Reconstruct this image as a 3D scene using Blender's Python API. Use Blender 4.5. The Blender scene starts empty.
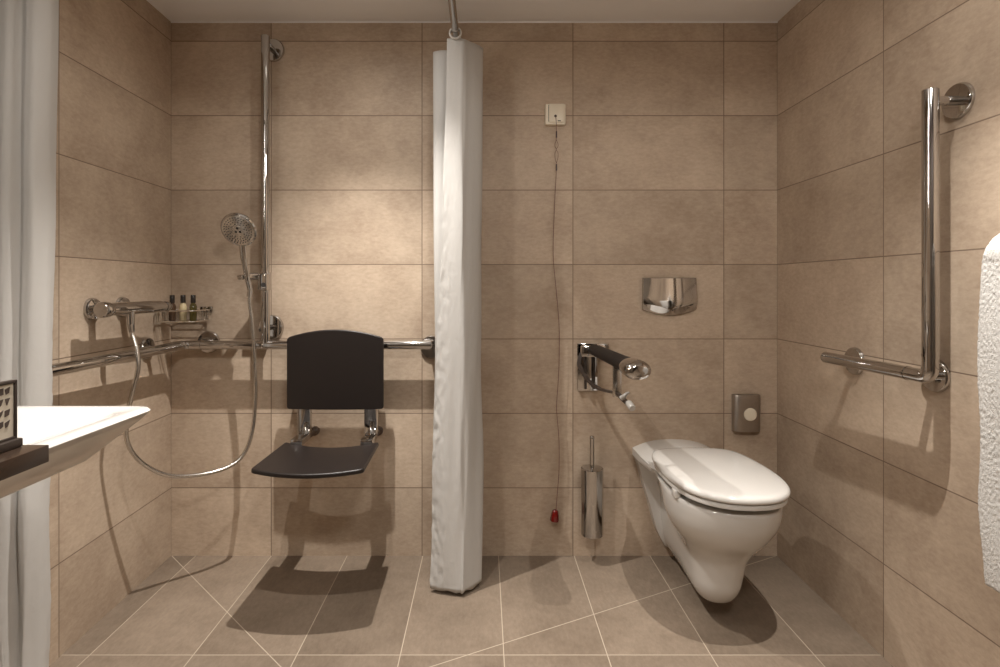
import bpy, bmesh, math, random
from mathutils import Vector, Matrix, noise
PI = math.pi
random.seed(7)
scene = bpy.context.scene
COL = scene.collection
F, VPX, VPY, CAMD, CAMZ = 548.0, 484.0, 286.0, 2.194, 1.08

def at(u, v, d):
    """pixel of the photograph + distance from the camera plane -> world point"""
    return Vector(((u - VPX) * d / F, d - CAMD, CAMZ - (v - VPY) * d / F))

# ------------------------------------------------------------------ materials
def new_mat(name):
    m = bpy.data.materials.new(name)
    m.use_nodes = True
    return m, m.node_tree.nodes, m.node_tree.links, m.node_tree.nodes['Principled BSDF']

def plain(name, col, rough=.5, metal=0., coat=0., noise_amt=.0, noise_scale=30., bump=0., bump_scale=200., trans=0., ior=1.5, spec=.5):
    m, N, L, P = new_mat(name)
    P.inputs['Base Color'].default_value = (*col, 1)
    P.inputs['Roughness'].default_value = rough
    P.inputs['Metallic'].default_value = metal
    P.inputs['Coat Weight'].default_value = coat
    P.inputs['Transmission Weight'].default_value = trans
    P.inputs['Specular IOR Level'].default_value = spec
    P.inputs['IOR'].default_value = ior
    tc = N.new('ShaderNodeTexCoord')
    if noise_amt:
        n = N.new('ShaderNodeTexNoise'); n.inputs['Scale'].default_value = noise_scale
        n.inputs['Detail'].default_value = 5
        L.new(tc.outputs['Object'], n.inputs['Vector'])
        mr = N.new('ShaderNodeMapRange')
        mr.inputs['To Min'].default_value = 1 - noise_amt; mr.inputs['To Max'].default_value = 1 + noise_amt
        L.new(n.outputs['Fac'], mr.inputs['Value'])
        mx = N.new('ShaderNodeVectorMath'); mx.operation = 'SCALE'
        mx.inputs[0].default_value = col
        L.new(mr.outputs['Result'], mx.inputs['Scale'])
        L.new(mx.outputs['Vector'], P.inputs['Base Color'])
    if bump:
        n = N.new('ShaderNodeTexNoise'); n.inputs['Scale'].default_value = bump_scale
        n.inputs['Detail'].default_value = 4
        L.new(tc.outputs['Object'], n.inputs['Vector'])
        b = N.new('ShaderNodeBump'); b.inputs['Strength'].default_value = bump; b.inputs['Distance'].default_value = .002
        L.new(n.outputs['Fac'], b.inputs['Height'])
        L.new(b.outputs['Normal'], P.inputs['Normal'])
    return m

def tile_mat(name, ua, va, u0, pu, v0, pv, col_a, col_b, joint_col, joint=.0015, diag=(), rough=.5, blotch=.16):
    """stone tiles in a straight grid; ua/va name the object axes the joints run across"""
    m, N, L, P = new_mat(name)
    def math_(op, a, b=None, c=None):
        n = N.new('ShaderNodeMath'); n.operation = op
        for i, x in enumerate((a, b, c)):
            if x is None: continue
            if isinstance(x, (int, float)): n.inputs[i].default_value = x
            else: L.new(x, n.inputs[i])
        return n.outputs[0]
    tc = N.new('ShaderNodeTexCoord')
    sp = N.new('ShaderNodeSeparateXYZ'); L.new(tc.outputs['Object'], sp.inputs[0])
    ax = {'x': sp.outputs[0], 'y': sp.outputs[1], 'z': sp.outputs[2]}
    U = math_('DIVIDE', math_('SUBTRACT', ax[ua], u0), pu)
    V = math_('DIVIDE', math_('SUBTRACT', ax[va], v0), pv)
    cu, cv = math_('FLOOR', U), math_('FLOOR', V)
    fu, fv = math_('SUBTRACT', U, cu), math_('SUBTRACT', V, cv)
    du = math_('MULTIPLY', math_('MINIMUM', fu, math_('SUBTRACT', 1., fu)), pu)
    dv = math_('MULTIPLY', math_('MINIMUM', fv, math_('SUBTRACT', 1., fv)), pv)
    d = math_('MINIMUM', du, dv)
    for (x1, y1, x2, y2) in diag:
        ln = math.hypot(x2 - x1, y2 - y1); nx, ny = -(y2 - y1) / ln, (x2 - x1) / ln
        e = math_('ABSOLUTE', math_('ADD', math_('ADD', math_('MULTIPLY', ax['x'], nx), math_('MULTIPLY', ax['y'], ny)), -(nx * x1 + ny * y1)))
        out = math_('ADD', math_('LESS_THAN', ax['x'], min(x1, x2)), math_('GREATER_THAN', ax['x'], max(x1, x2)))
        d = math_('MINIMUM', d, math_('ADD', e, out))
    mask = N.new('ShaderNodeMapRange'); mask.interpolation_type = 'SMOOTHSTEP'
    mask.inputs['From Min'].default_value = joint * .7; mask.inputs['From Max'].default_value = joint * 1.5
    mask.inputs['To Min'].default_value = 1; mask.inputs['To Max'].default_value = 0
    L.new(d, mask.inputs['Value'])
    cb = N.new('ShaderNodeCombineXYZ'); L.new(cu, cb.inputs[0]); L.new(cv, cb.inputs[1]); cb.inputs[2].default_value = u0 * 3.1
    wn = N.new('ShaderNodeTexWhiteNoise'); wn.noise_dimensions = '3D'; L.new(cb.outputs[0], wn.inputs['Vector'])
    sc = N.new('ShaderNodeVectorMath'); sc.operation = 'SCALE'; sc.inputs['Scale'].default_value = 9.
    L.new(wn.outputs['Color'], sc.inputs[0])
    pos = N.new('ShaderNodeVectorMath'); pos.operation = 'ADD'
    L.new(tc.outputs['Object'], pos.inputs[0]); L.new(sc.outputs[0], pos.inputs[1])
    n1 = N.new('ShaderNodeTexNoise'); n1.inputs['Scale'].default_value = 4.2; n1.inputs['Detail'].default_value = 6
    n1.inputs['Roughness'].default_value = .66; n1.inputs['Distortion'].default_value = .15
    L.new(pos.outputs[0], n1.inputs['Vector'])
    # fine streaks along the tile's long side
    mp = N.new('ShaderNodeMapping')
    mp.inputs['Scale'].default_value = {'x': (45, 95, 95), 'y': (95, 45, 95)}[ua if va == 'z' else va]
    L.new(pos.outputs[0], mp.inputs['Vector'])
    n2 = N.new('ShaderNodeTexNoise'); n2.inputs['Scale'].default_value = 1.; n2.inputs['Detail'].default_value = 6
    n2.inputs['Roughness'].default_value = .7
    L.new(mp.outputs[0], n2.inputs['Vector'])
    f = math_('ADD', math_('MULTIPLY', n1.outputs['Fac'], .6), math_('MULTIPLY', n2.outputs['Fac'], .4))
    mr = N.new('ShaderNodeMapRange'); mr.inputs['From Min'].default_value = .36; mr.inputs['From Max'].default_value = .64
    L.new(f, mr.inputs['Value'])
    mix = N.new('ShaderNodeMix'); mix.data_type = 'RGBA'
    mix.inputs[6].default_value = (*col_a, 1); mix.inputs[7].default_value = (*col_b, 1)
    L.new(mr.outputs[0], mix.inputs[0])
    tone = math_('ADD', math_('MULTIPLY', wn.outputs['Value'], blotch), 1 - blotch / 2)
    tn = N.new('ShaderNodeVectorMath'); tn.operation = 'SCALE'
    L.new(mix.outputs[2], tn.inputs[0]); L.new(tone, tn.inputs['Scale'])
    mj = N.new('ShaderNodeMix'); mj.data_type = 'RGBA'
    L.new(mask.outputs[0], mj.inputs[0]); L.new(tn.outputs[0], mj.inputs[6]); mj.inputs[7].default_value = (*joint_col, 1)
    L.new(mj.outputs[2], P.inputs['Base Color'])
    rr = math_('ADD', math_('MULTIPLY', n1.outputs['Fac'], .2), rough - .1)
    L.new(rr, P.inputs['Roughness'])
    P.inputs['Specular IOR Level'].default_value = .22
    h = math_('SUBTRACT', math_('MULTIPLY', n2.outputs['Fac'], .12), mask.outputs[0])
    b = N.new('ShaderNodeBump'); b.inputs['Strength'].default_value = .25; b.inputs['Distance'].default_value = .0012
    L.new(h, b.inputs['Height']); L.new(b.outputs['Normal'], P.inputs['Normal'])
    return m

WALL_A, WALL_B, WJ = (.37, .280, .206), (.555, .447, .342), (.20, .145, .105)
M = {}
M['wall_back'] = tile_mat('wall_tile_back', 'x', 'z', .356, .604, .272, .298, WALL_A, WALL_B, WJ)
M['wall_side'] = tile_mat('wall_tile_side', 'y', 'z', 0., .6, .272, .298, WALL_A, WALL_B, WJ)
M['floor'] = tile_mat('floor_tile', 'x', 'y', .058, .303, -.59, .6, (.155, .118, .087), (.245, .192, .145), (.40, .335, .262), joint=.0013,
                      diag=((-1.25, 0, -.433, -.776), (1.17, 0, -.433, -.776)), rough=.45, blotch=.22)
M['paint'] = plain('ceiling_paint', (.93, .94, .95), .7, bump=.05, bump_scale=300)
M['front_wall_dark'] = plain('front_wall_dark', (.20, .17, .14), .6, noise_amt=.04, noise_scale=3)  # unseen front wall, darkened to cut bounced light and deepen chrome reflections
M['chrome'] = plain('chrome', (.53, .515, .50), .05, 1., noise_amt=.03, noise_scale=8)
M['steel'] = plain('brushed_steel', (.46, .42, .38), .36, 1., noise_amt=.12, noise_scale=60)
M['satin'] = plain('satin_chrome', (.62, .60, .57), .22, 1., noise_amt=.03, noise_scale=20)
M['ceramic'] = plain('white_ceramic', (.57, .55, .52), .09, coat=.4, noise_amt=.01, noise_scale=5)
M['basin'] = plain('basin_ceramic', (.60, .585, .56), .1, coat=.4, noise_amt=.01, noise_scale=5)
M['lid'] = plain('white_seat_plastic', (.60, .58, .55), .16, coat=.3, noise_amt=.01, noise_scale=5)
M['seat'] = plain('dark_seat_plastic', (.012, .0085, .0075), .36, noise_amt=.15, noise_scale=40, bump=.25, bump_scale=500)
M['pad'] = plain('dark_arm_padding', (.007, .0045, .004), .55, spec=.22, noise_amt=.15, noise_scale=40)
M['cream'] = plain('cream_plastic', (.80, .72, .58), .35, noise_amt=.02, noise_scale=30)
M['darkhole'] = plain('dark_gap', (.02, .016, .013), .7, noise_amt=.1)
M['red'] = plain('red_plastic', (.13, .004, .003), .18, coat=.5, noise_amt=.05)
M['cord'] = plain('brown_red_cord', (.13, .045, .035), .6, noise_amt=.2, noise_scale=300)
M['beadm'] = plain('dark_sleeve', (.035, .012, .012), .4, noise_amt=.1)
M['wire'] = plain('chrome_wire', (.78, .75, .70), .16, 1., noise_amt=.02)
M['amber'] = plain('brown_liquid', (.075, .04, .022), .14, coat=.5, noise_amt=.15, noise_scale=40)
M['creamliq'] = plain('cream_lotion', (.55, .46, .28), .25, coat=.3, noise_amt=.04)
M['olive'] = plain('olive_liquid', (.12, .10, .022), .14, coat=.5, noise_amt=.15, noise_scale=40)
M['cap'] = plain('black_cap', (.02, .016, .014), .25, noise_amt=.1)
M['bufferm'] = plain('brown_rubber', (.10, .065, .045), .5, noise_amt=.1)
M['wood'] = plain('dark_brown_board', (.036, .022, .015), .22, noise_amt=.2, noise_scale=14)
M['signframe'] = plain('dark_sign_frame', (.035, .025, .02), .4, noise_amt=.1)
M['paper'] = plain('sign_paper', (.58, .53, .44), .6, noise_amt=.03)
M['ink'] = plain('sign_ink', (.07, .05, .042), .6, noise_amt=.4, noise_scale=90)
M['greyplastic'] = plain('pale_grey_plastic', (.42, .40, .37), .3, noise_amt=.03)
M['door'] = plain('dark_door_paint', (.06, .045, .035), .45, noise_amt=.03)

def curtain_mat():
    m, N, L, P = new_mat('white_curtain_fabric')
    tc = N.new('ShaderNodeTexCoord')
    P.inputs['Base Color'].default_value = (.57, .555, .53, 1)
    P.inputs['Roughness'].default_value = .6
    n = N.new('ShaderNodeTexNoise'); n.inputs['Scale'].default_value = 26; n.inputs['Detail'].default_value = 5
    n.inputs['Distortion'].default_value = .8
    L.new(tc.outputs['Object'], n.inputs['Vector'])
    b = N.new('ShaderNodeBump'); b.inputs['Strength'].default_value = .16; b.inputs['Distance'].default_value = .008
    L.new(n.outputs['Fac'], b.inputs['Height']); L.new(b.outputs['Normal'], P.inputs['Normal'])
    t = N.new('ShaderNodeBsdfTranslucent'); t.inputs['Color'].default_value = (.57, .55, .52, 1)
    mx = N.new('ShaderNodeMixShader'); mx.inputs[0].default_value = .16
    out = N['Material Output']
    L.new(P.outputs[0], mx.inputs[1]); L.new(t.outputs[0], mx.inputs[2]); L.new(mx.outputs[0], out.inputs['Surface'])
    return m
M['curtain'] = curtain_mat()
M['towel'] = plain('white_terry', (.60, .585, .56), .95, bump=.6, bump_scale=350, noise_amt=.04, noise_scale=200)

# ------------------------------------------------------------------ mesh helpers
def obj(name, bm, mat, parent=None, smooth=True, angle=40):
    bmesh.ops.recalc_face_normals(bm, faces=bm.faces[:])
    me = bpy.data.meshes.new(name)
    bm.to_mesh(me); bm.free()
    mats = mat if isinstance(mat, (list, tuple)) else [mat]
    for k in mats: me.materials.append(M[k])
    if smooth:
        for p in me.polygons: p.use_smooth = True
        me.set_sharp_from_angle(angle=math.radians(angle))
    o = bpy.data.objects.new(name, me)
    COL.objects.link(o)
    if parent is not None:
        o.parent = parent
        o.matrix_parent_inverse = Matrix.Translation(-parent.location)
    return o

def tag(o, label, cat, group=None):
    o['label'] = label; o['category'] = cat
    if group: o['group'] = group
    return o

def thing(name, label, cat, loc, group=None):
    o = bpy.data.objects.new(name, None); COL.objects.link(o)
    o.location = loc; o.empty_display_size = .05
    return tag(o, label, cat, group)

def struct(o):
    o['kind'] = 'structure'; return o

def catmull(pts, n=8, closed=False):
    pts = [Vector(p) for p in pts]; out = []
    L = len(pts)
    for i in range(L if closed else L - 1):
        if closed:
            p0, p1, p2, p3 = pts[(i - 1) % L], pts[i], pts[(i + 1) % L], pts[(i + 2) % L]
        else:
            p0, p1, p2, p3 = pts[max(i - 1, 0)], pts[i], pts[i + 1], pts[min(i + 2, L - 1)]
        for k in range(n):
            t = k / n
            out.append(.5 * ((2 * p1) + (p2 - p0) * t + (2 * p0 - 5 * p1 + 4 * p2 - p3) * t * t + (3 * p1 - p0 - 3 * p2 + p3) * t ** 3))
    if not closed: out.append(pts[-1].copy())
    return out

def fillet(pts, r, n=8):
    """round the inner corners of a polyline"""
    pts = [Vector(p) for p in pts]; out = [pts[0]]
    for i in range(1, len(pts) - 1):
        a, b, c = pts[i - 1], pts[i], pts[i + 1]
        u, w = (a - b).normalized(), (c - b).normalized()
        p, q = b + u * r, b + w * r
        for k in range(n + 1):
            t = k / n
            out.append((1 - t) ** 2 * p + 2 * t * (1 - t) * b + t * t * q)
    out.append(pts[-1]); return out

def add_tube(bm, pts, r, seg=14, closed=False, round_end=False):
    pts = [Vector(p) for p in pts]
    R = r if isinstance(r, (list, tuple)) else [r] * len(pts)
    n = len(pts); T = []
    for i in range(n):
        a, b = (pts[(i - 1) % n], pts[(i + 1) % n]) if closed else (pts[max(i - 1, 0)], pts[min(i + 1, n - 1)])
        T.append((b - a).normalized())
    up = Vector((0, 0, 1)) if abs(T[0].z) < .9 else Vector((1, 0, 0))
    nrm = (up - T[0] * up.dot(T[0])).normalized(); rings = []
    for i in range(n):
        nrm = (nrm - T[i] * nrm.dot(T[i])).normalized(); bn = T[i].cross(nrm)
        rings.append([bm.verts.new(pts[i] + (nrm * math.cos(2 * PI * k / seg) + bn * math.sin(2 * PI * k / seg)) * R[i]) for k in range(seg)])
    for i in range(n if closed else n - 1):
        a, b = rings[i], rings[(i + 1) % n]
        for k in range(seg):
            bm.faces.new((a[k], a[(k + 1) % seg], b[(k + 1) % seg], b[k]))
    if not closed:
        for rg, s, c in ((rings[0], -1, 0), (rings[-1], 1, -1)):
            if round_end:
                cc, t, rr = pts[c], T[c] * s, R[c]; prev = rg
                for q in (30, 60, 80):
                    f = math.cos(math.radians(q)); g = math.sin(math.radians(q)) * rr * round_end
                    nw = [bm.verts.new(cc + (v.co - cc) * f + t * g) for v in rg]
                    for k in range(seg): bm.faces.new((prev[k], prev[(k + 1) % seg], nw[(k + 1) % seg], nw[k]))
                    prev = nw
                bm.faces.new(prev)
            else:
                bm.faces.new(rg)
    return rings

def add_lathe(bm, prof, origin, axis, seg=32):
    """profile of (radius, height along axis)"""
    axis = Vector(axis).normalized(); origin = Vector(origin)
    up = Vector((0, 0, 1)) if abs(axis.z) < .9 else Vector((1, 0, 0))
    a = (up - axis * up.dot(axis)).normalized(); b = axis.cross(a); prev = None
    for r, h in prof:
        c = origin + axis * h
        ring = [bm.verts.new(c)] if r < 1e-6 else [bm.verts.new(c + (a * math.cos(2 * PI * k / seg) + b * math.sin(2 * PI * k / seg)) * r) for k in range(seg)]
        if prev is not None:
            if len(prev) == 1 and len(ring) > 1:
                for k in range(seg): bm.faces.new((prev[0], ring[k], ring[(k + 1) % seg]))
            elif len(ring) == 1:
                for k in range(seg): bm.faces.new((prev[(k + 1) % seg], prev[k], ring[0]))
            else:
                for k in range(seg): bm.faces.new((prev[k], prev[(k + 1) % seg], ring[(k + 1) % seg], ring[k]))
        elif len(ring) > 1:
            bm.faces.new(ring[::-1])
        prev = ring
    if len(prev) > 1: bm.faces.new(prev)

def add_box(bm, lo, hi, bev=0., seg=2, mat=None, verts_only=False):
    lo, hi = Vector(lo), Vector(hi)
    r = bmesh.ops.create_cube(bm, size=1)
    vs = r['verts']
    for v in vs: v.co = Vector([lo[i] + (v.co[i] + .5) * (hi[i] - lo[i]) for i in range(3)])
    if bev:
        es = list({e for v in vs for e in v.link_edges})
        g = bmesh.ops.bevel(bm, geom=es, offset=bev, segments=seg, affect='EDGES', profile=.5)
        vs = list({v for f in g['faces'] for v in f.verts} | {v for v in vs if v.is_valid})
    if mat is not None: bmesh.ops.transform(bm, matrix=mat, verts=vs)
    return vs

def loft(bm, rings, cap0=True, cap1=True, closed=True):
    R = [[bm.verts.new(p) for p in r] for r in rings]
    n = len(R[0])
    for a, b in zip(R, R[1:]):
        for k in range(n if closed else n - 1):
            bm.faces.new((a[k], a[(k + 1) % n], b[(k + 1) % n], b[k]))
    if cap0: bm.faces.new(R[0][::-1])
    if cap1: bm.faces.new(R[-1])
    return R

def rrect(x0, x1, y0, y1, r, z, n=6):
    out = []
    for cx, cy, a0 in ((x1 - r, y1 - r, 0), (x0 + r, y1 - r, 90), (x0 + r, y0 + r, 180), (x1 - r, y0 + r, 270)):
        for k in range(n + 1):
            a = math.radians(a0 + 90 * k / n)
            out.append(Vector((cx + r * math.cos(a), cy + r * math.sin(a), z)))
    return out

def interp(xs, ys, x):
    if x <= xs[0]: return ys[0]
    for i in range(len(xs) - 1):
        if x <= xs[i + 1]:
            h = xs[i + 1] - xs[i]; t = (x - xs[i]) / h
            d = lambda j: ((ys[min(j + 1, len(ys) - 1)] - ys[max(j - 1, 0)]) / (xs[min(j + 1, len(xs) - 1)] - xs[max(j - 1, 0)]))
            m0, m1 = d(i) * h, d(i + 1) * h
            return (2 * t ** 3 - 3 * t * t + 1) * ys[i] + (t ** 3 - 2 * t * t + t) * m0 + (-2 * t ** 3 + 3 * t * t) * ys[i + 1] + (t ** 3 - t * t) * m1
    return ys[-1]

# ------------------------------------------------------------------ the room
H = 2.136; YF = -3.1
XL0, XR0 = -1.252, 1.174            # inner faces at the back wall
def xl(y): return XL0 - y * .026    # the side walls close in very slightly towards the camera
def xr(y): return XR0 + y * .020
def prism(pts, z0, z1):
    bm = bmesh.new()
    loft(bm, [[Vector((x, y, z0)) for x, y in pts], [Vector((x, y, z1)) for x, y in pts]])
    return bm
struct(obj('floor', prism([(-1.5, YF - .1), (1.5, YF - .1), (1.5, .12), (-1.5, .12)], -.12, 0), 'floor', smooth=False))
struct(obj('ceiling', prism([(-1.5, YF - .1), (1.5, YF - .1), (1.5, .12), (-1.5, .12)], H, H + .12), 'paint', smooth=False))
struct(obj('wall_back', prism([(-1.4, 0), (1.4, 0), (1.4, .12), (-1.4, .12)], 0, H), 'wall_back', smooth=False))
struct(obj('wall_left', prism([(xl(0), 0), (xl(YF), YF), (xl(YF) - .12, YF), (xl(0) - .12, 0)], 0, H), 'wall_side', smooth=False))
struct(obj('wall_right', prism([(xr(0), 0), (xr(YF), YF), (xr(YF) + .12, YF), (xr(0) + .12, 0)], 0, H), 'wall_side', smooth=False))
struct(obj('wall_front', prism([(-1.4, YF - .1), (1.4, YF - .1), (1.4, YF), (-1.4, YF)], 0, H), 'front_wall_dark', smooth=False))
bm = bmesh.new()
add_box(bm, (xl(0), -.004, H - .003), (xr(0), 0, H))
struct(obj('trim_1', bm, 'paint', smooth=False))
# door behind the camera (it shows in the chrome)
bm = bmesh.new()
add_box(bm, (-.05, YF, .004), (.85, YF + .03, 2.03), .004)
dr = struct(obj('door_1', bm, 'door'))
bm = bmesh.new()
add_tube(bm, fillet([(.05, YF + .03, 1.02), (.05, YF + .08, 1.02), (.18, YF + .08, 1.02)], .02), .009)
obj('door_handle', bm, 'satin', dr)

# ------------------------------------------------------------------ shower grab rail
RB = .0175
ZR, YR, XRL = .852, -.075, -1.165
gr = thing('shower_grab_rail', 'polished chrome corner grab rail with tall vertical bar on the shower walls', 'grab rail', (-.84, 0, ZR))
def flange(name, c, n, r, parent, stem, rs=.011, t=.011):
    bm = bmesh.new()
    add_lathe(bm, [(r, 0), (r, t * .6), (r - .003, t), (r * .5, t + .001), (.0, t + .001)], c, n, 36)
    f = obj(name, bm, 'chrome', parent)
    bm = bmesh.new()
    c = Vector(c); n = Vector(n).normalized()
    add_tube(bm, [c + n * t * .5, c + n * stem], rs, 16)
    obj('standoff', bm, 'chrome', f)
    return f
bm = bmesh.new()
add_tube(bm, [(XRL, -.80, ZR), (XRL, YR - .075, ZR)], RB, 24, round_end=.3)
obj('side_bar', bm, 'chrome', gr)
bm = bmesh.new()
add_tube(bm, fillet([(XRL, YR - .07, ZR), (XRL, YR, ZR), (XRL + .07, YR, ZR)], .045, 12), RB, 24)
obj('corner_elbow', bm, 'chrome', gr)
bm = bmesh.new()
add_tube(bm, [(XRL + .075, YR, ZR), (-.205, YR, ZR)], RB, 24, round_end=.3)
obj('back_bar', bm, 'chrome', gr)
for p, d in (((XRL, YR - .072, ZR), (0, 1, 0)), ((XRL + .072, YR, ZR), (1, 0, 0)), ((-.835, YR, ZR), (1, 0, 0)), ((-.875, YR, ZR), (1, 0, 0))):
    bm = bmesh.new()
    d = Vector(d); p = Vector(p)
    add_tube(bm, [p - d * .002, p + d * .002], RB + .0008, 24)
    obj('collar', bm, 'chrome', gr)
flange('flange', (-1.10, 0, ZR + .004), (0, -1, 0), .044, gr, .075)
flange('flange', (-.209, 0, ZR - .016), (0, -1, 0), .046, gr, .075)
flange('flange', (xl(-.17), -.17, ZR - .002), (1, 0, 0), .040, gr, .075)
flange('flange', (xl(-.74), -.74, ZR + .003), (1, 0, 0), .040, gr, .075)
XV = -.845
bm = bmesh.new()
add_tube(bm, [(XV, YR, ZR + .01), (XV, YR, 2.045)], .0165, 24, round_end=.3)
obj('vertical_bar', bm, 'chrome', gr)
flange('flange', (XV + .002, 0, 2.022), (0, -1, 0), .045, gr, .072)
flange('flange', (XV - .006, 0, .915), (0, -1, 0), .050, gr, .072)
# sliding holder
HZ = CAMZ + (286 - 277) * 2.11 / F
sl = None
bm = bmesh.new()
add_tube(bm, [(XV, YR, HZ - .05), (XV, YR, HZ + .018)], .0225, 24)
add_box(bm, (XV - .019, YR - .036, HZ - .052), (XV + .019, YR + .002, HZ + .014), .006, 3)
sl = obj('sliding_holder', bm, 'chrome', gr)
bm = bmesh.new()
add_tube(bm, [(XV, YR, HZ), (XV - .03, YR - .035, HZ + .002), (XV - .042, YR - .062, HZ + .003)], [.015, .014, .013], 18)
obj('holder_arm', bm, 'chrome', sl)
bm = bmesh.new()
add_tube(bm, [(XV - .058, YR - .064, HZ - .002), (XV - .076, YR - .056, HZ - .002)], .010, 18, round_end=.4)
obj('clamp_knob', bm, 'satin', sl)
bm = bmesh.new()
add_lathe(bm, [(.0, .0235), (.009, .0235), (.009, .0)], (XV + .004, YR - .014, HZ - .03), (.1, -1, 0), 16)
obj('release_button', bm, 'darkhole', sl)

# ------------------------------------------------------------------ hand shower and hose
hs_top = at(239, 229.5, 1.985)
hs_nrm = Vector((-.02, -.88, -.47)).normalized()
holder = Vector((XV - .046, YR - .066, HZ + .003))
hsb = thing('hand_shower', 'round chrome hand shower resting in the slider of the vertical bar', 'shower head', holder)
def lathe_obj(name, prof, c, n, mat, parent, seg=40):
    bm = bmesh.new(); add_lathe(bm, prof, c, n, seg); return obj(name, bm, mat, parent)
R0 = .0645
lathe_obj('head', [(.0, -.030), (.02, -.029), (.042, -.022), (.058, -.012), (R0, -.002), (R0, .004), (R0 - .004, .008), (R0 - .006, .0075), (.0, .007)], hs_top, hs_nrm, 'chrome', hsb, 48)
face = lathe_obj('spray_face', [(R0 - .007, .004), (R0 - .007, .0095), (R0 - .010, .0105), (.0, .0115)], hs_top, hs_nrm, 'satin', hsb, 48)
bm = bmesh.new()
ax1 = hs_nrm.cross(Vector((0, 0, 1))).normalized(); ax2 = hs_nrm.cross(ax1)
for ring, cnt in ((.049, 30), (.041, 25), (.033, 20), (.025, 8)):
    for k in range(cnt):
        a = 2 * PI * k / cnt + ring * 40
        p = hs_top + (ax1 * math.cos(a) + ax2 * math.sin(a)) * ring + hs_nrm * .0098
        add_lathe(bm, [(.0020, 0), (.0017, .003), (.0, .0032)], p, hs_nrm, 8)
for k in range(3):
    a = 2 * PI * k / 3 + .5
    add_lathe(bm, [(.0045, 0), (.0045, .0025), (.0, .0026)], hs_top + (ax1 * math.cos(a) + ax2 * math.sin(a)) * .009 + hs_nrm * .0095, hs_nrm, 10)
obj('nozzles', bm, 'darkhole', face)
bm = bmesh.new()
hb = hs_top - hs_nrm * .014 + (holder - hs_top).normalized() * .045
add_tube(bm, catmull([hs_top - hs_nrm * .012 + (holder - hs_top) * .12, hb, hs_top.lerp(holder, .62) + Vector((0, .004, 0)), holder + Vector((.004, 0, -.002)), holder + Vector((.012, .008, -.05))], 6),
         [.018 - .007 * min(1, i / 14) for i in range(25)], 18)
obj('handle', bm, 'chrome', hsb)
hose_end = holder + Vector((.012, .008, -.05))
OUT = Vector((-1.140, -.425, .962))
hz = [OUT + Vector((0, 0, -.004)), at(132.2, 333, 1.775), at(136.8, 350, 1.77), at(138, 368, 1.765), at(132.5, 392, 1.76), at(127, 418, 1.765), at(127.5, 442, 1.78), at(141, 462, 1.81), at(167, 475, 1.87),
      at(198, 475, 1.94), at(226, 468, 2.00), at(243, 455, 2.04), at(252, 432, 2.06), at(255.5, 398, 2.07), at(254.5, 360, 2.07), at(252, 322, 2.065), at(249.5, 300, 2.06), hose_end + Vector((.001, 0, .006))]
bm = bmesh.new()
hp = catmull(hz, 10)
add_tube(bm, hp, .0072, 12)
hose = tag(obj('shower_hose', bm, 'satin'), 'flexible chrome shower hose hanging in a long loop below the mixer', 'hose')
for a, b in ((hp[0], hp[9]), (hp[-9], hp[-1])):
    bm = bmesh.new(); add_tube(bm, [a, a.lerp(b, .5), b], [.011, .010, .0085], 16); obj('hose_nut', bm, 'chrome', hose)

# ------------------------------------------------------------------ shower mixer on the left wall
MZ, MX = 1.008, -1.150
mx = thing('shower_mixer', 'chrome thermostatic shower mixer mounted on the left tiled wall', 'shower mixer', (MX, -.40, MZ))
bm = bmesh.new()
add_tube(bm, [(MX, -.52, MZ), (MX, -.49, MZ), (MX, -.32, MZ), (MX, -.255, MZ), (MX, -.225, MZ - .002)], [.0195, .0205, .0215, .0205, .017], 28)
obj('body', bm, 'chrome', mx)
bm = bmesh.new()
add_lathe(bm, [(.0, .0), (.021, .0), (.024, .004), (.0245, .03), (.0225, .034), (.021, .040)], (MX, -.552, MZ), (0, 1, 0), 32)
obj('temperature_knob', bm, 'chrome', mx)
bm = bmesh.new()
add_lathe(bm, [(.019, 0), (.0195, .004), (.0185, .022), (.015, .027), (.0, .028)], (MX, -.226, MZ - .002), (0, 1, 0), 32)
obj('flow_knob', bm, 'chrome', mx)
for y in (-.465, -.315):
    bm = bmesh.new()
    add_lathe(bm, [(.035, 0), (.035, .008), (.031, .014), (.017, .017), (.0155, .03), (.0155, .085), (.0, .086)], (xl(y), y, MZ), (1, 0, 0), 32)
    obj('wall_rosette', bm, 'chrome', mx)
bm = bmesh.new()
add_tube(bm, [(OUT.x, OUT.y, MZ - .01), (OUT.x, OUT.y, OUT.z - .006)], .0115, 18)
obj('outlet', bm, 'chrome', mx)

# ------------------------------------------------------------------ corner wire basket with bottles
BX0, BX1, BY0, BZ0, BZ1 = -1.238, -1.088, -.138, .945, .986
bk = thing('wire_basket', 'small chrome wire basket fixed in the shower corner', 'basket', ((BX0 + BX1) / 2, 0, BZ0))
def loop(z, ins=0.): return [Vector((p.x, p.y, z)) for p in rrect(BX0 + ins, BX1 - ins, BY0 + ins, -.006 - ins, .025, z, 5)]
bm = bmesh.new(); add_tube(bm, loop(BZ1), .0028, 8, closed=True); obj('top_rim', bm, 'wire', bk)
bm = bmesh.new(); add_tube(bm, loop(BZ0), .0026, 8, closed=True); obj('bottom_rim', bm, 'wire', bk)
def wire(name, a, b):
    bm = bmesh.new(); add_tube(bm, [a, b], .0016, 8); obj(name, bm, 'wire', bk)
for k in range(9):
    y = BY0 + .012 + k * .0135
    wire('base_wire', (BX0, y, BZ0), (BX1, y, BZ0))
lp0, lp1 = loop(BZ0), loop(BZ1)
for k in (1, 4, 7, 14, 17): wire('upright_wire', lp0[k], lp1[k])
for y in (-.035, -.055, -.075, -.095): wire('upright_wire', (BX1, y, BZ0), (BX1, y, BZ1))
for y in (-.05, -.08, -.11): wire('upright_wire', (BX0, y, BZ0), (BX0, y, BZ1))
bm = bmesh.new()
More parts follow.
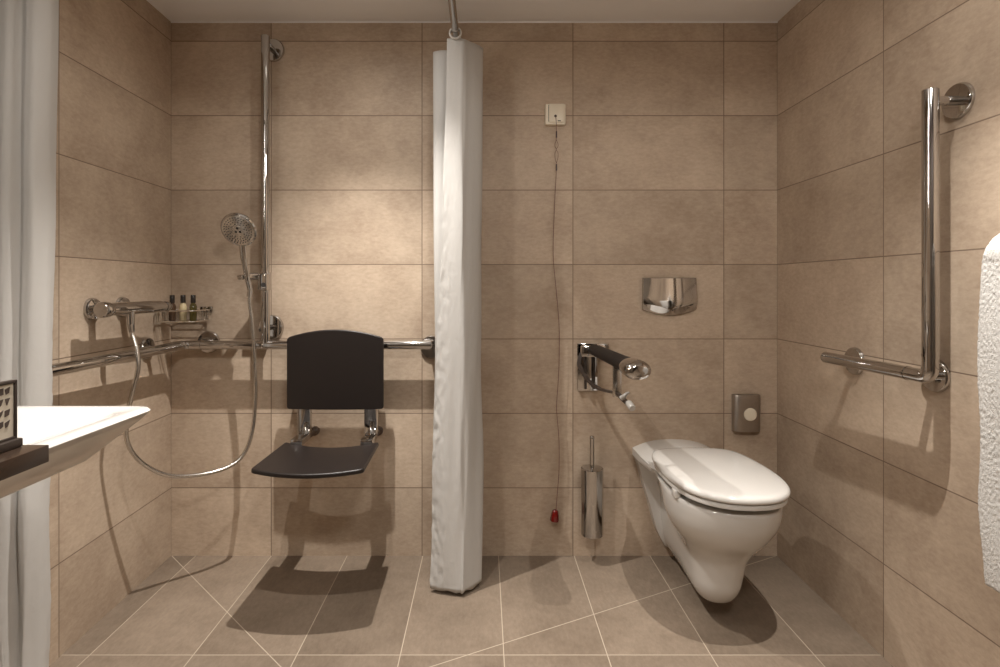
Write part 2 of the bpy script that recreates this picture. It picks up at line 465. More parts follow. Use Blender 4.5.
add_box(bm, (BX1 - .045, -.010, BZ1 - .008), (BX1 + .004, 0, BZ1 + .012), .002)
obj('wall_clip', bm, 'chrome', bk)
def bottle(loc, mat, label):
    t = thing('toiletry_bottle', label, 'bottle', loc, 'toiletry bottles in the wire basket')
    bm = bmesh.new()
    add_lathe(bm, [(.0, .0), (.0115, .0), (.0128, .002), (.0130, .052), (.0115, .060), (.0075, .066), (.007, .070), (.0, .070)], loc, (0, 0, 1), 24)
    obj('flask', bm, mat, t)
    bm = bmesh.new()
    add_lathe(bm, [(.0, .068), (.0088, .068), (.0090, .070), (.0090, .095), (.0080, .098), (.0, .098)], loc, (0, 0, 1), 20)
    obj('cap', bm, 'cap', t)
BB = BZ0 + .0022
bottle((-1.200, -.085, BB), 'amber', 'dark brown toiletry bottle in the corner wire basket, nearest the mixer')
bottle((-1.158, -.085, BB), 'creamliq', 'cream coloured toiletry bottle in the middle of the wire basket')
bottle((-1.119, -.085, BB), 'olive', 'olive green toiletry bottle right of the cream bottle in the basket')

# ------------------------------------------------------------------ hanging shower seat
SX = -.556
ss = thing('folding_shower_chair', 'dark plastic fold-down shower chair hung on the back grab rail', 'shower chair', (SX, -.1, .50))
def plate(name, fn, nu, nv, thick, mat, parent):
    """rounded slab from fn(s,t)->point, s,t in -1..1, thickened along its normal"""
    bm = bmesh.new()
    g = [[bm.verts.new(fn(-1 + 2 * i / nu, -1 + 2 * j / nv)) for i in range(nu + 1)] for j in range(nv + 1)]
    for j in range(nv):
        for i in range(nu): bm.faces.new((g[j][i], g[j][i + 1], g[j + 1][i + 1], g[j + 1][i]))
    o = obj(name, bm, mat, parent)
    s = o.modifiers.new('thickness', 'SOLIDIFY'); s.thickness = thick; s.offset = 0
    b = o.modifiers.new('edge', 'BEVEL'); b.width = thick * .3; b.segments = 3; b.limit_method = 'ANGLE'; b.angle_limit = math.radians(50)
    return o
def sq(s, t, k=.93):
    """pull the corners in so that the slab has small rounded corners"""
    a, b = abs(s), abs(t); c = max(0, a - k) / (1 - k); e = max(0, b - k) / (1 - k)
    if c > 0 and e > 0:
        l = math.hypot(c, e); m = max(c, e) / l
        s2 = math.copysign(k + (1 - k) * c * m, s); t2 = math.copysign(k + (1 - k) * e * m, t)
        return s2, t2
    return s, t
def back_fn(s, t):
    s, t = sq(s, t)
    ztop = .886 + .031 * (1 - s * s)
    z = .618 + (t + 1) / 2 * (ztop - .618)
    return Vector((SX - .0025 + s * .181, -.142 + .010 * s * s, z))
plate('backrest', back_fn, 48, 48, .016, 'seat', ss)
def seat_fn(s, t):
    s, t = sq(s, t)
    yb = -.188 - .030 * (1 - s * s)
    yf = -.474 - .034 * (1 - s * s)
    w = (t + 1) / 2
    y = yb + (yf - yb) * w
    return Vector((SX + s * (.172 + .006 * w), y, .503 - .012 * (1 - s * s) * (1 - .5 * w) - .004 * w))
plate('seat', seat_fn, 48, 48, .015, 'seat', ss)
for sx, px in ((-1, -.680), (1, -.4265)):
    bm = bmesh.new()
    w = .024
    add_box(bm, (px - w, -.128, .522), (px + w, -.101, .87), .003)
    add_box(bm, (px - w - .002, -.124, .522), (px - w + .004, -.098, .87), .001)
    br = obj('bracket', bm, 'chrome', ss)
    bm = bmesh.new()                                                        # hook over the rail
    add_tube(bm, [(px, YR + math.sin(a) * -.021, ZR + math.cos(a) * .021) for a in [math.radians(q) for q in range(-100, 101, 20)]], .0035, 10)
    obj('rail_hook', bm, 'chrome', br)
    bm = bmesh.new()
    add_box(bm, (px - w + .002, -.212, .500), (px + w - .002, -.112, .524), .004)
    obj('hinge', bm, 'chrome', ss)
    bm = bmesh.new()
    add_lathe(bm, [(.0, 0), (.017, 0), (.018, .003), (.017, .018), (.009, .022), (.009, .115), (.0, .115)], (px + .006, 0, .502), (0, -1, 0), 24)
    obj('wall_buffer', bm, 'bufferm', ss)
    bm = bmesh.new()
    add_tube(bm, [(px, -.105, .535), (px + .006, -.108, .502)], .007, 12)
    obj('buffer_arm', bm, 'chrome', ss)

# ------------------------------------------------------------------ curtains and rod
RZ = 1.968; RXX = -.100
rod = thing('curtain_rod', 'chrome shower curtain rod running out from the back wall near the ceiling', 'curtain rod', (RXX, 0, RZ))
bm = bmesh.new()
add_tube(bm, fillet([(RXX, 0, RZ), (RXX, -1.02, RZ), (xl(-1.02), -1.02, RZ)], .12, 14), .0125, 20)
obj('rail_tube', bm, 'chrome', rod)
for c, n in (((RXX, 0, RZ), (0, -1, 0)), ((xl(-1.02), -1.02, RZ), (1, 0, 0))):
    bm = bmesh.new(); add_lathe(bm, [(.03, 0), (.03, .006), (.02, .012), (.0, .013)], c, n, 28); obj('end_rosette', bm, 'chrome', rod)

def curtain(path_top, path_bot, z0, z1, label, crinkle, hem_crinkle, rings):
    bm = bmesh.new()
    nper = 14; NV = 150
    a = catmull([(x, y, 0) for x, y in path_top], nper); b = catmull([(x, y, 0) for x, y in path_bot], nper)
    grid = []
    for j in range(NV + 1):
        t = j / NV; z = z1 + (z0 - z1) * t
        e = t * t * (3 - 2 * t); e = .35 * t + .65 * e
        row = []
        for i in range(len(a)):
            p = a[i].lerp(b[i], e)
            q = Vector((i * .045, z * 2.3, 3.))
            amp = .009 * (.25 + t)
            p = p + Vector((noise.noise(q), noise.noise(q + Vector((9, 0, 0))), 0)) * amp
            h = max(0, 1 - i / 22) ** 1.5 * hem_crinkle * (.25 + min(1.2, max(0, t - .2) * 4)) + crinkle
            q2 = Vector((i * .22, z * 34, 7.))
            p = p + Vector((noise.noise(q2) * .4, noise.noise(q2 + Vector((0, 0, 5))), 0)) * h * (.35 + .65 * t)
            p.z = z + (noise.noise(Vector((i * .07, 5, 1))) * .006 if j == NV else 0)
            row.append(bm.verts.new(p))
        grid.append(row)
    for j in range(NV):
        for i in range(len(a) - 1): bm.faces.new((grid[j][i], grid[j][i + 1], grid[j + 1][i + 1], grid[j + 1][i]))
    o = obj('shower_curtain', bm, 'curtain', angle=180)
    s = o.modifiers.new('cloth', 'SOLIDIFY'); s.thickness = .0014
    tag(o, label, 'shower curtain', 'white shower curtains')
    for (c, n) in rings:
        bm = bmesh.new()
        c = Vector(c); n = Vector(n).normalized(); s1 = n.cross(Vector((0, 0, 1))); rr = .0190
        add_tube(bm, [c + (Vector((0, 0, 1)) * math.cos(2 * PI * k / 28) + s1 * math.sin(2 * PI * k / 28)) * rr for k in range(28)], .0042, 10, closed=True)
        obj('curtain_ring', bm, 'lid', o)
    return o
ringz = RZ - .006
curtain([(-.129, -.278), (-.095, -.279), (-.078, -.278), (-.068, -.273), (-.055, -.260), (-.030, -.236), (-.004, -.200), (-.020, -.172), (-.085, -.176), (-.150, -.182), (-.186, -.164), (-.168, -.130), (-.080, -.125), (-.015, -.110), (-.045, -.080), (-.120, -.085), (-.165, -.060)],
        [(-.192, -.262), (-.150, -.283), (-.108, -.288), (-.086, -.294), (-.073, -.2935), (-.058, -.281), (-.034, -.254), (-.004, -.215), (-.030, -.180), (-.100, -.195), (-.160, -.205), (-.186, -.180), (-.168, -.135), (-.080, -.135), (-.015, -.120), (-.045, -.080), (-.165, -.060)],
        .016, 1.945, 'white shower curtain gathered into folds at the middle of the back wall', .0005, .0050,
        [((RXX, y, ringz), (0, 1, .12)) for y in (-.283, -.215, -.165, -.12, -.07)])
lc = [(-1.112, -.742), (-1.098, -.782), (-1.110, -.812), (-1.130, -.820), (-1.150, -.818), (-1.166, -.838), (-1.182, -.846), (-1.200, -.850), (-1.208, -.878), (-1.185, -.900), (-1.140, -.905), (-1.150, -.935), (-1.195, -.930), (-1.205, -.96), (-1.16, -1.0)]
def hang(k): return [(-1.218 + (x + 1.218) * k, y) for x, y in lc]
curtain(hang(.86), hang(.56), .016, 1.945,
        'white shower curtain hanging at the left edge behind the washbasin', .0008, .002,
        [((-1.20 + k * .03, -1.02, ringz), (1, 0, .1)) for k in range(4)])

# ------------------------------------------------------------------ emergency pull switch
ep = thing('pull_cord_switch', 'cream emergency pull-cord switch high on the tiled back wall', 'alarm switch', (.284, 0, 1.768))
bm = bmesh.new()
EX, EZ = .284, 1.762
loft(bm, [[Vector((p.x, y, p.y)) for p in rrect(EX - .0405 + i, EX + .0405 - i, EZ - .041 + i, EZ + .041 - i, .006, 0, 4)] for y, i in ((0, 0), (-.016, 0), (-.019, .002))])
obj('housing', bm, 'cream', ep)
bm = bmesh.new()
loft(bm, [[Vector((p.x, y, p.y)) for p in rrect(EX - .027 + i, EX + .034 - i, EZ - .033 + i, EZ + .040 - i, .004, 0, 4)] for y, i in ((-.018, 0), (-.023, .0), (-.0245, .0015))])
obj('cover_plate', bm, 'cream', ep)
bm = bmesh.new(); add_lathe(bm, [(.0055, 0), (.0045, .004), (.0, .0045)], (EX - .001, -.0242, EZ - .009), (0, -1, 0), 16); obj('cord_grommet', bm, 'darkhole', ep)
bm = bmesh.new(); add_box(bm, (EX + .008, -.0252, EZ - .030), (EX + .020, -.0243, EZ - .026)); obj('printed_mark', bm, 'darkhole', ep)
bm = bmesh.new(); add_box(bm, (EX - .0285, -.0195, EZ - .030), (EX - .0270, -.0186, EZ + .036)); obj('cover_line', bm, 'darkhole', ep)  # thin dark line along the left edge of the cover plate
DC = 2.165
def cpts(l): return [at(u, v, DC) for u, v in l]
bm = bmesh.new()
add_tube(bm, catmull([Vector((EX - .001, -.028, EZ - .009))] + cpts([(556.5, 126), (556.5, 140)]), 6), .0011, 6)
for s in (-1, 1):
    add_tube(bm, catmull(cpts([(556.5, 140), (556.5 + s * 1.6, 144), (556.5 + s * 1.3, 147), (556.3, 149.5), (556.5 + s * 1.5, 153), (556.5 + s * 1.4, 158), (556.4, 163)]), 5), .0009, 6)
add_tube(bm, catmull(cpts([(556.5, 163), (556.4, 172), (554.8, 200), (553.3, 240), (553.6, 262), (556, 288), (558.8, 320), (559.3, 345), (558.6, 375), (556.6, 405), (557.2, 418), (559.0, 440), (559.0, 470), (557.2, 495), (556.2, 510)]), 6), .0011, 6)
obj('cord', bm, 'cord', ep)
for v in (134.5, 167.5):
    bm = bmesh.new(); add_tube(bm, cpts([(556.5, v - 3.2), (556.5, v + 3.2)]), .0028, 10); obj('cord_sleeve', bm, 'beadm', ep)
bm = bmesh.new()
hc = at(555.4, 510, DC)
add_lathe(bm, [(.0, 0), (.008, 0), (.012, .004), (.0155, .018), (.018, .038), (.0165, .043), (.0, .044)], hc, (-.09, 0, -1), 10)
obj('pull_handle', bm, 'red', ep, angle=30)

# ------------------------------------------------------------------ flush plate
FX0, FX1 = .633, .847; FZ1, FZ0, FZC = 1.113, .985, .962
fp = thing('flush_plate', 'wide chrome flush plate with curved lower edge on the back wall above the toilet', 'flush plate', (.74, 0, 1.04))
def fz(s): return FZ0 - (FZ0 - FZC) * (1 - s * s)
bm = bmesh.new()
NS = 24; rings = []
prof = [(0, 1, .0), (.010, 1, .0), (.0125, .985, .002), (.0165, .40, .0), (.019, .28, .0), (.016, .16, 0), (.010, .02, .0), (.006, 0., .0), (0, 0, .0)]
for y, t, ins in prof:
    r = []
    for k in range(NS + 1):
        s = -1 + 2 * k / NS
        zz = fz(s) + t * (FZ1 - fz(s))
        bul = .006 * (1 - s * s) if y > .008 else 0
        r.append(Vector(((FX0 + FX1) / 2 + s * ((FX1 - FX0) / 2 - ins), -y - bul, zz)))
    rings.append(r)
R_ = [[bm.verts.new(p) for p in r] for r in rings]
for a, b in zip(R_, R_[1:]):
    for k in range(NS): bm.faces.new((a[k], a[k + 1], b[k + 1], b[k]))
bm.faces.new([r[0] for r in R_]); bm.faces.new([r[-1] for r in R_][::-1]); bmesh.ops.remove_doubles(bm, verts=bm.verts[:], dist=1e-5)
obj('plate', bm, 'chrome', fp, angle=25)
for nm, sa, sb in (('large_button', -.96, .0), ('small_button', .06, .72)):
    bm = bmesh.new(); top, bot, base = [], [], []
    for k in range(17):
        w = k / 16; s = sa + (sb - sa) * w; e = math.sin(PI * w) ** .6
        x = (FX0 + FX1) / 2 + s * (FX1 - FX0) / 2; mid = fz(s) + .019 + .004 * s * s
        top.append(Vector((x, -.0225 - .006 * (1 - s * s), mid + .013 * e)))
        bot.append(Vector((x, -.0125 - .006 * (1 - s * s), mid - .013 * e)))
    loft(bm, [[p + Vector((0, .012, 0)) for p in top], top, bot, [p + Vector((0, .012, 0)) for p in bot]], cap0=False, cap1=False, closed=False)
    obj(nm, bm, 'chrome', fp, angle=30)

# ------------------------------------------------------------------ fold-down support arm with paper holder
AX = .430
sa = thing('support_arm', 'fold-down support arm with dark padding and chrome end left of the toilet', 'support arm', (AX, 0, .75))
bm = bmesh.new()
add_box(bm, (.373, -.012, .662), (.452, 0, .850), .002)
add_box(bm, (.373, -.012, .800), (.498, 0, .851), .002)
wp = obj('wall_plate', bm, 'chrome', sa)
bm = bmesh.new(); add_box(bm, (.380, -.055, .802), (.478, -.010, .846), .005); obj('hinge_housing', bm, 'chrome', sa)
bm = bmesh.new()
for x0 in (.398, .432):
    add_box(bm, (x0, -.026, .672), (x0 + .009, -.010, .805), .001)
obj('spring_guides', bm, 'signframe', sa)
def oval(y, z, w, h, n=24): return [Vector((AX + .012 * min(1, -y / .5) + w * math.cos(2 * PI * k / n), y, z + h * math.sin(2 * PI * k / n))) for k in range(n)]
bm = bmesh.new()
loft(bm, [oval(-.035, .830, .018, .014), oval(-.045, .830, .026, .019), oval(-.10, .832, .030, .021), oval(-.40, .836, .032, .022), oval(-.555, .838, .034, .024)])
obj('padding', bm, 'pad', sa)
bm = bmesh.new()
loft(bm, [oval(-.550, .838, .038, .027), oval(-.575, .838, .041, .0285), oval(-.610, .837, .041, .0285), oval(-.628, .837, .036, .025), oval(-.636, .837, .024, .016)])
obj('end_cap', bm, 'chrome', sa)
bm = bmesh.new()
low = catmull([Vector((.384, -.030, .815)), at(579, 365, 2.13), at(588, 380, 2.05), at(598, 388, 1.96), at(607, 391, 1.86), at(617, 393.5, 1.77), at(624, 400, 1.71), at(630, 405, 1.66)], 6)
rg = []
for i, p in enumerate(low):
    q = low[min(i + 1, len(low) - 1)] - low[max(i - 1, 0)]; q.normalize()
    sx_ = q.cross(Vector((1, 0, 0))).normalized() * .004
    rg.append([p + Vector((.007, 0, 0)) + sx_, p + Vector((-.007, 0, 0)) + sx_, p + Vector((-.007, 0, 0)) - sx_, p + Vector((.007, 0, 0)) - sx_])
loft(bm, rg)
obj('lower_link', bm, 'signframe', sa)  # dark colour stands in for the dark reflections of a chrome link
bm = bmesh.new()
add_box(bm, (AX - .014, -.428, .722), (AX + .014, -.418, .830), .002)
obj('strut', bm, 'satin', sa)
bm = bmesh.new()
pe = at(630, 405, 1.66)
add_lathe(bm, [(.0, -.014), (.008, -.014), (.0105, -.011), (.0105, .018), (.009, .021), (.0, .0215)], pe, (.1, -.95, -.3), 20)
obj('roll_end', bm, 'greyplastic', sa)
bm = bmesh.new()
hk = [at(622, 398, 1.70), at(624.5, 396, 1.69), at(627, 393.5, 1.69), at(629.5, 392.5, 1.69)]
add_tube(bm, catmull(hk, 5), [.009 - .007 * i / 15 for i in range(16)], 10)
obj('roll_hook', bm, 'greyplastic', sa)

# ------------------------------------------------------------------ toilet brush
BRX, BRY = .420, -.064
tb = thing('toilet_brush', 'chrome wall-mounted toilet brush in a tall cylinder left of the toilet', 'toilet brush', (BRX, BRY, .10))
bm = bmesh.new(); add_lathe(bm, [(.0, .112), (.036, .112), (.0425, .116), (.0435, .122), (.0435, .372), (.041, .374), (.039, .372), (.039, .36), (.0, .36)], (BRX, BRY, 0), (0, 0, 1), 40)
obj('holder', bm, 'chrome', tb)
bm = bmesh.new(); add_lathe(bm, [(.0, .361), (.0385, .361), (.0385, .374), (.03, .378), (.011, .379), (.0, .379)], (BRX, BRY, 0), (0, 0, 1), 36)
obj('lid', bm, 'chrome', tb)
bm = bmesh.new(); add_lathe(bm, [(.0, .37), (.0085, .37), (.0085, .483), (.0095, .487), (.0095, .494), (.007, .497), (.0, .497)], (BRX, BRY, 0), (0, 0, 1), 20)
obj('handle', bm, 'chrome', tb)
bm = bmesh.new(); add_box(bm, (BRX - .016, -.03, .22), (BRX + .016, 0, .30), .003); obj('wall_mount', bm, 'chrome', tb)

# ------------------------------------------------------------------ hygiene bag dispenser
bd = thing('bag_dispenser', 'brushed steel hygiene bag dispenser on the back wall right of the toilet', 'dispenser', (1.045, 0, .576))
bm = bmesh.new()
DX0, DX1, DZ0, DZ1 = .991, 1.097, .503, .648
def dprof(z):
    pts = [Vector((DX0, 0, z))]
    for k in range(13):
        a = PI * k / 12
        pts.append(Vector(((DX0 + DX1) / 2 - (DX1 - DX0) / 2 * math.copysign(abs(math.cos(a)) ** .55, math.cos(a)), -.012 - .020 * math.sin(a) ** .6, z)))
    pts.append(Vector((DX1, 0, z))); return pts
def shrink(r, z, k): 
    c = Vector(((DX0 + DX1) / 2, -.01, z)); return [Vector((c.x + (p.x - c.x) * k, c.y + (p.y - c.y) * k, z)) for p in r]
loft(bm, [shrink(dprof(DZ0), DZ0, .97), dprof(DZ0 + .003), dprof(DZ1 - .003), shrink(dprof(DZ1), DZ1, .97)])
obj('case', bm, 'steel', bd, angle=35)
bm = bmesh.new(); add_lathe(bm, [(.0255, 0), (.0255, .003), (.0235, .005), (.0, .0055)], (1.051, -.0305, .573), (0, -1, 0), 32)
obj('dispensing_disc', bm, 'cream', bd)

# ------------------------------------------------------------------ toilet
TX = .752
to = thing('toilet', 'white wall-hung toilet with closed lid at the right of the back wall', 'toilet', (TX, 0, .05))
#        z:   .045  .062  .085  .12   .17   .22   .27   .32   .37   .41   .435
ZS = [.055, .070, .092, .125, .17, .22, .265, .31, .36, .402, .428]
YFR = [.400, .450, .478, .498, .510, .526, .556, .597, .632, .646, .648]
HF = [.022, .046, .062, .073, .079, .087, .109, .142, .163, .168, .167]
HB = [.040, .048, .060, .074, .088, .101, .115, .128, .141, .153, .158]
HI = [.028, .040, .050, .059, .064, .066, .068, .073, .083, .118, .150]
def t_ring(z, ins=0.):
    yf, hf, hb, hi = (interp(ZS, A, z) for A in (YFR, HF, HB, HI))
    hf -= ins; yf -= ins; hb -= ins; hi -= ins
    yc = yf - min(hf * 1.25, yf * .55)
    half = []
    ys = [0, .035, .058, .066, .075, .10, .14, .19, .24]
    nside = 22
    yl = [0, .016, .032, .046, .050, .054, .058, .064, .075] + [.075 + (yc - .075) * k / 14 for k in range(1, 14)]
    for y in yl:
        if y < .0505: w = hb
        elif y < .060:
            t = (y - .0505) / .0095; w = hb + (hi - hb) * t
        else:
            t = min(1, max(0, y - .15) / max(.02, yc - .15)); t = t * t * (3 - 2 * t); w = hi + (hf - hi) * t
        half.append((w, -y))
    for k in range(15):
        a = PI / 2 * k / 14
        half.append((hf * math.cos(a) ** .86 if k < 14 else 0., -(yc + (yf - yc) * math.sin(a))))
    left = [Vector((TX - w, y, z)) for w, y in half]
    right = [Vector((TX + w, y, z)) for w, y in half[:-1]][::-1]
    return left + right
bm = bmesh.new()
zs = [ZS[0] + (ZS[-1] - ZS[0]) * k / 44 for k in range(45)]
rings = [t_ring(zs[0], .012)] + [t_ring(z) for z in zs[1:-1]] + [t_ring(.427, .0005), t_ring(.4315, .004), t_ring(.4325, .010)]
loft(bm, rings)
body = obj('body', bm, 'ceramic', to, angle=38)
# raised, crowned deck at the wall
bm = bmesh.new()
NX = 24; g = []
for y, k in ((0, 1.), (-.05, 1.), (-.10, .9), (-.15, .7), (-.19, .45), (-.21, 0.)):
    row = []
    for i in range(NX + 1):
        q = -1 + 2 * i / NX
        row.append(Vector((TX + q * (.158 if y > -.12 else .158 + (y + .12) * .12), y, .424 + k * (.009 + .034 * (1 - abs(q) ** 2.4)))))
    g.append(row)
V = [[bm.verts.new(p) for p in r] for r in g]
W = [[bm.verts.new(Vector((p.x, p.y, .405))) for p in r] for r in g]
for a in range(5):
    for i in range(NX):
        bm.faces.new((V[a][i], V[a][i + 1], V[a + 1][i + 1], V[a + 1][i])); bm.faces.new((W[a][i + 1], W[a][i], W[a + 1][i], W[a + 1][i + 1]))
    bm.faces.new((V[a][0], V[a + 1][0], W[a + 1][0], W[a][0])); bm.faces.new((V[a + 1][NX], V[a][NX], W[a][NX], W[a + 1][NX]))
for i in range(NX):
    bm.faces.new((V[0][i + 1], V[0][i], W[0][i], W[0][i + 1])); bm.faces.new((V[5][i], V[5][i + 1], W[5][i + 1], W[5][i]))
obj('rear_deck', bm, 'ceramic', to, angle=50)
bm = bmesh.new()
add_box(bm, (TX - .086, -.108, .318), (TX - .066, -.086, .338), .003)
obj('fixing_hole', bm, 'steel', to)
LID = [(0, -.182), (.055, -.184), (.100, -.192), (.136, -.212), (.157, -.250), (.169, -.310), (.175, -.390), (.174, -.470), (.164, -.536), (.144, -.592), (.110, -.635), (.06, -.664), (.0, -.673)]
def lid_ring(z, ins, k=6):
    half = catmull([(x, y, 0) for x, y in LID], k)
    cy = -.43
    pts = half + [Vector((-p.x, p.y, 0)) for p in half[1:-1]][::-1]
    sx, sy = (.175 - ins) / .175, (.25 - ins) / .25
    return [Vector((TX + p.x * sx, cy + (p.y - cy) * sy, z)) for p in pts]
bm = bmesh.new()
loft(bm, [lid_ring(.4525, .014), lid_ring(.4515, .010), lid_ring(.4525, .006), lid_ring(.462, .005), lid_ring(.466, .008)])
obj('seat', bm, 'lid', to, angle=60)
bm = bmesh.new()
loft(bm, [lid_ring(.470, .004), lid_ring(.471, .0015), lid_ring(.474, .0), lid_ring(.481, .0), lid_ring(.4865, .003), lid_ring(.4895, .009), lid_ring(.4912, .022), lid_ring(.4925, .05), lid_ring(.494, .11), lid_ring(.4945, .165)])
obj('lid', bm, 'lid', to, angle=60)
for x in (-.09, .09):
    bm = bmesh.new(); add_tube(bm, [(TX + x - .03, -.190, .462), (TX + x + .03, -.190, .462)], .009, 16, round_end=.3); obj('hinge', bm, 'lid', to)
for x, y in ((-.158, -.50), (.155, -.52)):
    bm = bmesh.new(); add_box(bm, (TX + x - .010, y - .016, .428), (TX + x + .010, y + .016, .453), .004); obj('seat_buffer', bm, 'lid', to)

# ------------------------------------------------------------------ right wall L-shaped grab bar
wg = thing('wall_grab_bar', 'L-shaped chrome grab bar on the right tiled wall', 'grab bar', (1.09, -.86, .86))
GX = 1.085; GY, GZ = -.862, .857
bm = bmesh.new(); add_tube(bm, [(GX, GY, GZ + .055), (GX, GY, 1.556)], .0175, 24, round_end=.25); obj('vertical_bar', bm, 'chrome', wg)
bm = bmesh.new(); add_tube(bm, fillet([(GX, GY, GZ + .053), (GX, GY, GZ), (GX, GY + .07, GZ)], .026, 12), .0172, 24); obj('corner_elbow', bm, 'chrome', wg)
bm = bmesh.new(); add_tube(bm, [(GX, GY + .072, GZ), (GX, -.455, GZ - .003)], .0175, 24, round_end=.25); obj('horizontal_bar', bm, 'chrome', wg)
for p, d in (((GX, GY, GZ + .054), (0, 0, 1)), ((GX, GY + .071, GZ), (0, 1, 0))):
    bm = bmesh.new(); d = Vector(d); p = Vector(p); add_tube(bm, [p - d * .0025, p + d * .0025], .0184, 24); obj('collar', bm, 'chrome', wg)
for y, z in ((GY, 1.530), (-.792, GZ - .006), (-.478, GZ - .012)):
    flange('flange', (xr(y), y, z), (-1, 0, 0), .043, wg, .075 if z > 1 else .068, .0115)

# ------------------------------------------------------------------ towel
tr = thing('towel_rail', 'chrome towel rail on the right wall at the edge of the frame', 'towel rail', (1.09, -1.3, 1.17))
bm = bmesh.new(); add_tube(bm, [(1.085, -1.065, 1.172), (1.085, -1.62, 1.172)], .010, 16, round_end=.4); obj('bar', bm, 'chrome', tr)
for y in (-1.10, -1.59):
    flange('mount', (xr(y), y, 1.172), (-1, 0, 0), .025, tr, .062, .007)
bm = bmesh.new()
path = []
zb, zt = .455, 1.178
for k in range(60): path.append((1.052, zb + (zt - .045 - zb) * k / 59))
for k in range(1, 16):
    a = PI - PI * k / 16; path.append((1.085 + .033 * math.cos(a), zt - .045 + .052 * math.sin(a)))
for k in range(50): path.append((1.118, zt - .045 - (zt - .045 - .62) * k / 49))
NY = 70
outer = []
for j in range(NY + 1):
    y = -1.036 - .46 * j / NY; row = []
    for i, (x, z) in enumerate(path):
        q = Vector((y * 6, z * 4, x * 3)); w = noise.noise(q) * .006
        yy = y + noise.noise(Vector((z * 5, 2.2, 0))) * .010 + (-.022 * max(0, (z - 1.10) / .085) ** 2 if j < 12 else 0) * (1 - j / 12 if j < 12 else 0)
        if i < 60: yy += -.012 * max(0, (.62 - z) / .17) * (1 - j / NY)
        row.append(bm.verts.new((x + (w if i < 60 else 0), yy, z)))
    outer.append(row)
for j in range(NY):
    for i in range(len(path) - 1): bm.faces.new((outer[j][i], outer[j][i + 1], outer[j + 1][i + 1], outer[j + 1][i]))
tw = obj('bath_towel', bm, 'towel', angle=180)
s = tw.modifiers.new('pile', 'SOLIDIFY'); s.thickness = .020; s.offset = 0
sb = tw.modifiers.new('soft', 'SUBSURF'); sb.levels = 1; sb.render_levels = 2
tx = bpy.data.textures.new('terry_loops', 'CLOUDS'); tx.noise_scale = .0045; tx.noise_depth = 3
dm = tw.modifiers.new('loops', 'DISPLACE'); dm.texture = tx; dm.strength = .0035; dm.texture_coords = 'GLOBAL'
tag(tw, 'fluffy white terry towel hanging at the right edge of the frame', 'towel')

# ------------------------------------------------------------------ washbasin, board and small sign
WX0 = xl(-1.5); WX1, WY1, WY0 = -.622, -1.150, -1.86
wb = thing('washbasin', 'white ceramic washbasin projecting from the left wall in the foreground', 'washbasin', (-.93, -1.5, .78))
bm = bmesh.new()
B = lambda x1, y1, z, r, x0=WX0, y0=WY0: rrect(x0, x1, y0, y1, r, z, 8)
loft(bm, [B(-.76, -1.26, .765, .05), B(-.70, -1.222, .772, .04), B(-.69, -1.213, .777, .035), B(-.634, -1.163, .832, .03), B(-.625, -1.153, .842, .03), B(-.622, -1.150, .848, .03), B(-.626, -1.154, .8525, .028), B(-.634, -1.162, .8535, .028),
          B(-.660, -1.19, .8515, .035, WX0 + .12, WY0 + .03), B(-.668, -1.198, .846, .04, WX0 + .13, WY0 + .04), B(-.70, -1.25, .81, .06, WX0 + .17, WY0 + .08), B(-.80, -1.36, .79, .07, WX0 + .22, WY0 + .2)])
obj('basin', bm, 'basin', wb, angle=50)
bm = bmesh.new(); add_lathe(bm, [(.024, 0), (.024, .003), (.018, .004), (.0, .003)], (-.9, -1.6, .7905), (0, 0, 1), 24); obj('drain_cap', bm, 'chrome', wb)
bm = bmesh.new(); add_tube(bm, fillet([(-.92, -1.5, .77), (-.92, -1.5, .56), (xl(-1.5), -1.5, .56)], .05), .016, 16); obj('waste_pipe', bm, 'chrome', wb)
bm = bmesh.new()
add_box(bm, (-1.19, -1.80, .8537), (-.560, -1.488, .8757), .0012)
tag(obj('wooden_board', bm, 'wood'), 'dark brown board lying across the washbasin at the left edge', 'board')
sg = thing('framed_sign', 'small dark framed sign card standing on the brown board', 'sign', (-.60, -1.56, .8757))
bm = bmesh.new(); add_box(bm, (-.612, -1.66, .8758), (-.588, -1.494, .8868), .002); obj('base', bm, 'signframe', sg)
bm = bmesh.new()
for lo, hi in (((-.602, -1.650, .886), (-.594, -1.646, .960)), ((-.602, -1.500, .886), (-.594, -1.496, .960)), ((-.602, -1.650, .957), (-.594, -1.496, .961)), ((-.602, -1.650, .886), (-.594, -1.496, .890))):
    add_box(bm, lo, hi, .0008)
obj('frame', bm, 'signframe', sg)
bm = bmesh.new(); add_box(bm, (-.600, -1.648, .888), (-.596, -1.498, .959)); obj('card', bm, 'paper', sg)
bm = bmesh.new()
rnd = random.Random(3)
for r in range(4):
    z = .949 - r * .0138
    for c in range(14):
        y = -1.5055 - c * .0095
        hgt = .0045; xx = -.5958
        a = [(y, z + hgt), (y - .0075, z + hgt * rnd.uniform(.3, 1)), (y - .0075 + rnd.uniform(0, .003), z - hgt), (y - rnd.uniform(0, .004), z - hgt * rnd.uniform(.2, 1))]
        loft(bm, [[Vector((xx, p, q)) for p, q in a], [Vector((xx + .0006, p, q)) for p, q in a]])
obj('lettering', bm, 'ink', sg, smooth=False)

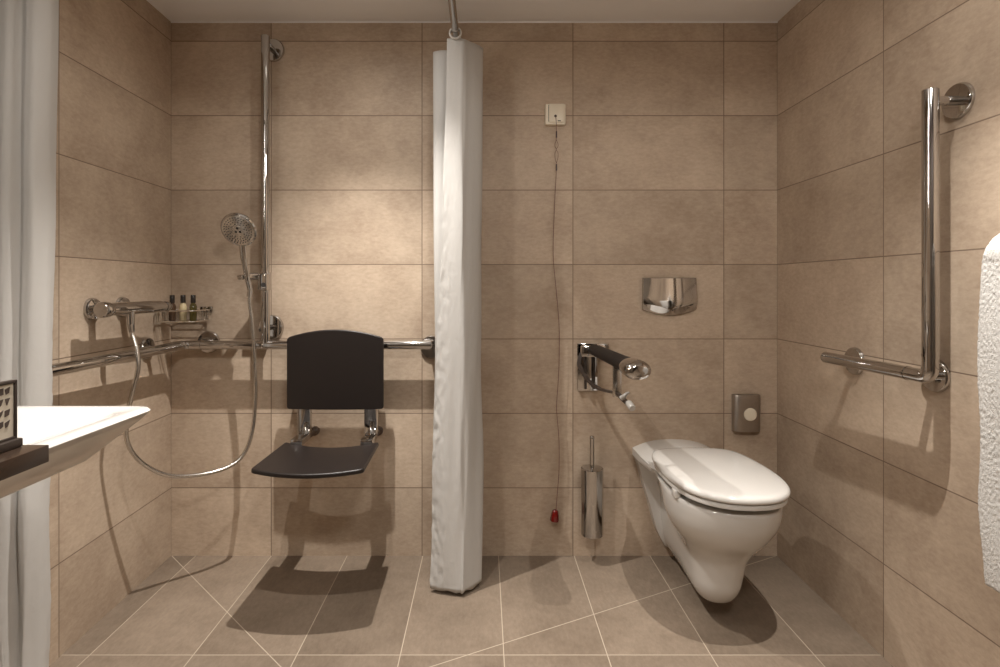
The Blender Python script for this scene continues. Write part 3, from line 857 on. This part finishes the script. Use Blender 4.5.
# ------------------------------------------------------------------ lights: recessed ceiling spots, plus added fill lights
def spot(name, x, y, w, size=168, blend=1., col=(1, .95, .888), rad=.009):
    l = bpy.data.lights.new(name, 'SPOT'); l.energy = w; l.spot_size = math.radians(size); l.spot_blend = blend
    l.color = col; l.shadow_soft_size = rad
    o = bpy.data.objects.new(name, l); COL.objects.link(o); o.location = (x, y, H - .012)
    return o
spot('ceiling_spot_shower', -.44, -.54, 142, 91)
spot('ceiling_spot_shower_spill', -.44, -.54, 9, 172)
spot('ceiling_spot_entry', -.44, -1.27, 74, 94)
spot('ceiling_spot_toilet', .76, -1.10, 130, 74)
spot('ceiling_spot_toilet_spill', .76, -1.10, 6, 172)
spot('rear_fill_spot', .3, -2.35, 78, 179, blend=.2, rad=.16)  # added unseen fill behind the camera, lifts the upper walls
ml = bpy.data.lights.new('side_fill_area', 'AREA'); ml.shape = 'RECTANGLE'; ml.size = .7; ml.size_y = .06; ml.energy = 8; ml.color = (1, .95, .888)  # added unseen area fill from the left, brightens toilet and right walls
mo = bpy.data.objects.new('side_fill_area', ml); COL.objects.link(mo)
mo.location = (-1.10, -2.0, 1.92); mo.rotation_euler = (0, -PI / 2 + .25, 0); mo.rotation_euler = Vector((.95, .12, -.12)).to_track_quat('-Z', 'Z').to_euler()
w = bpy.data.worlds.new('room_world'); scene.world = w; w.use_nodes = True
w.node_tree.nodes['Background'].inputs[0].default_value = (.01, .009, .008, 1)

# ------------------------------------------------------------------ camera
cam = bpy.data.cameras.new('camera'); co = bpy.data.objects.new('camera', cam); COL.objects.link(co)
co.location = (0, -CAMD, CAMZ); co.rotation_euler = (PI / 2, 0, 0)
cam.sensor_width = 36; cam.lens = F * 36 / 1000
cam.shift_x = (500 - VPX) / 1000; cam.shift_y = -(333.5 - VPY) / 1000
cam.clip_start = .02
scene.camera = co
scene.view_settings.view_transform = 'Standard'; scene.view_settings.look = 'None'
scene.view_settings.gamma = 1; scene.view_settings.use_curve_mapping = False
scene.view_settings.exposure = .2
scene.cycles.max_bounces = 12; scene.cycles.diffuse_bounces = 6; scene.cycles.glossy_bounces = 6
scene.cycles.caustics_reflective = False
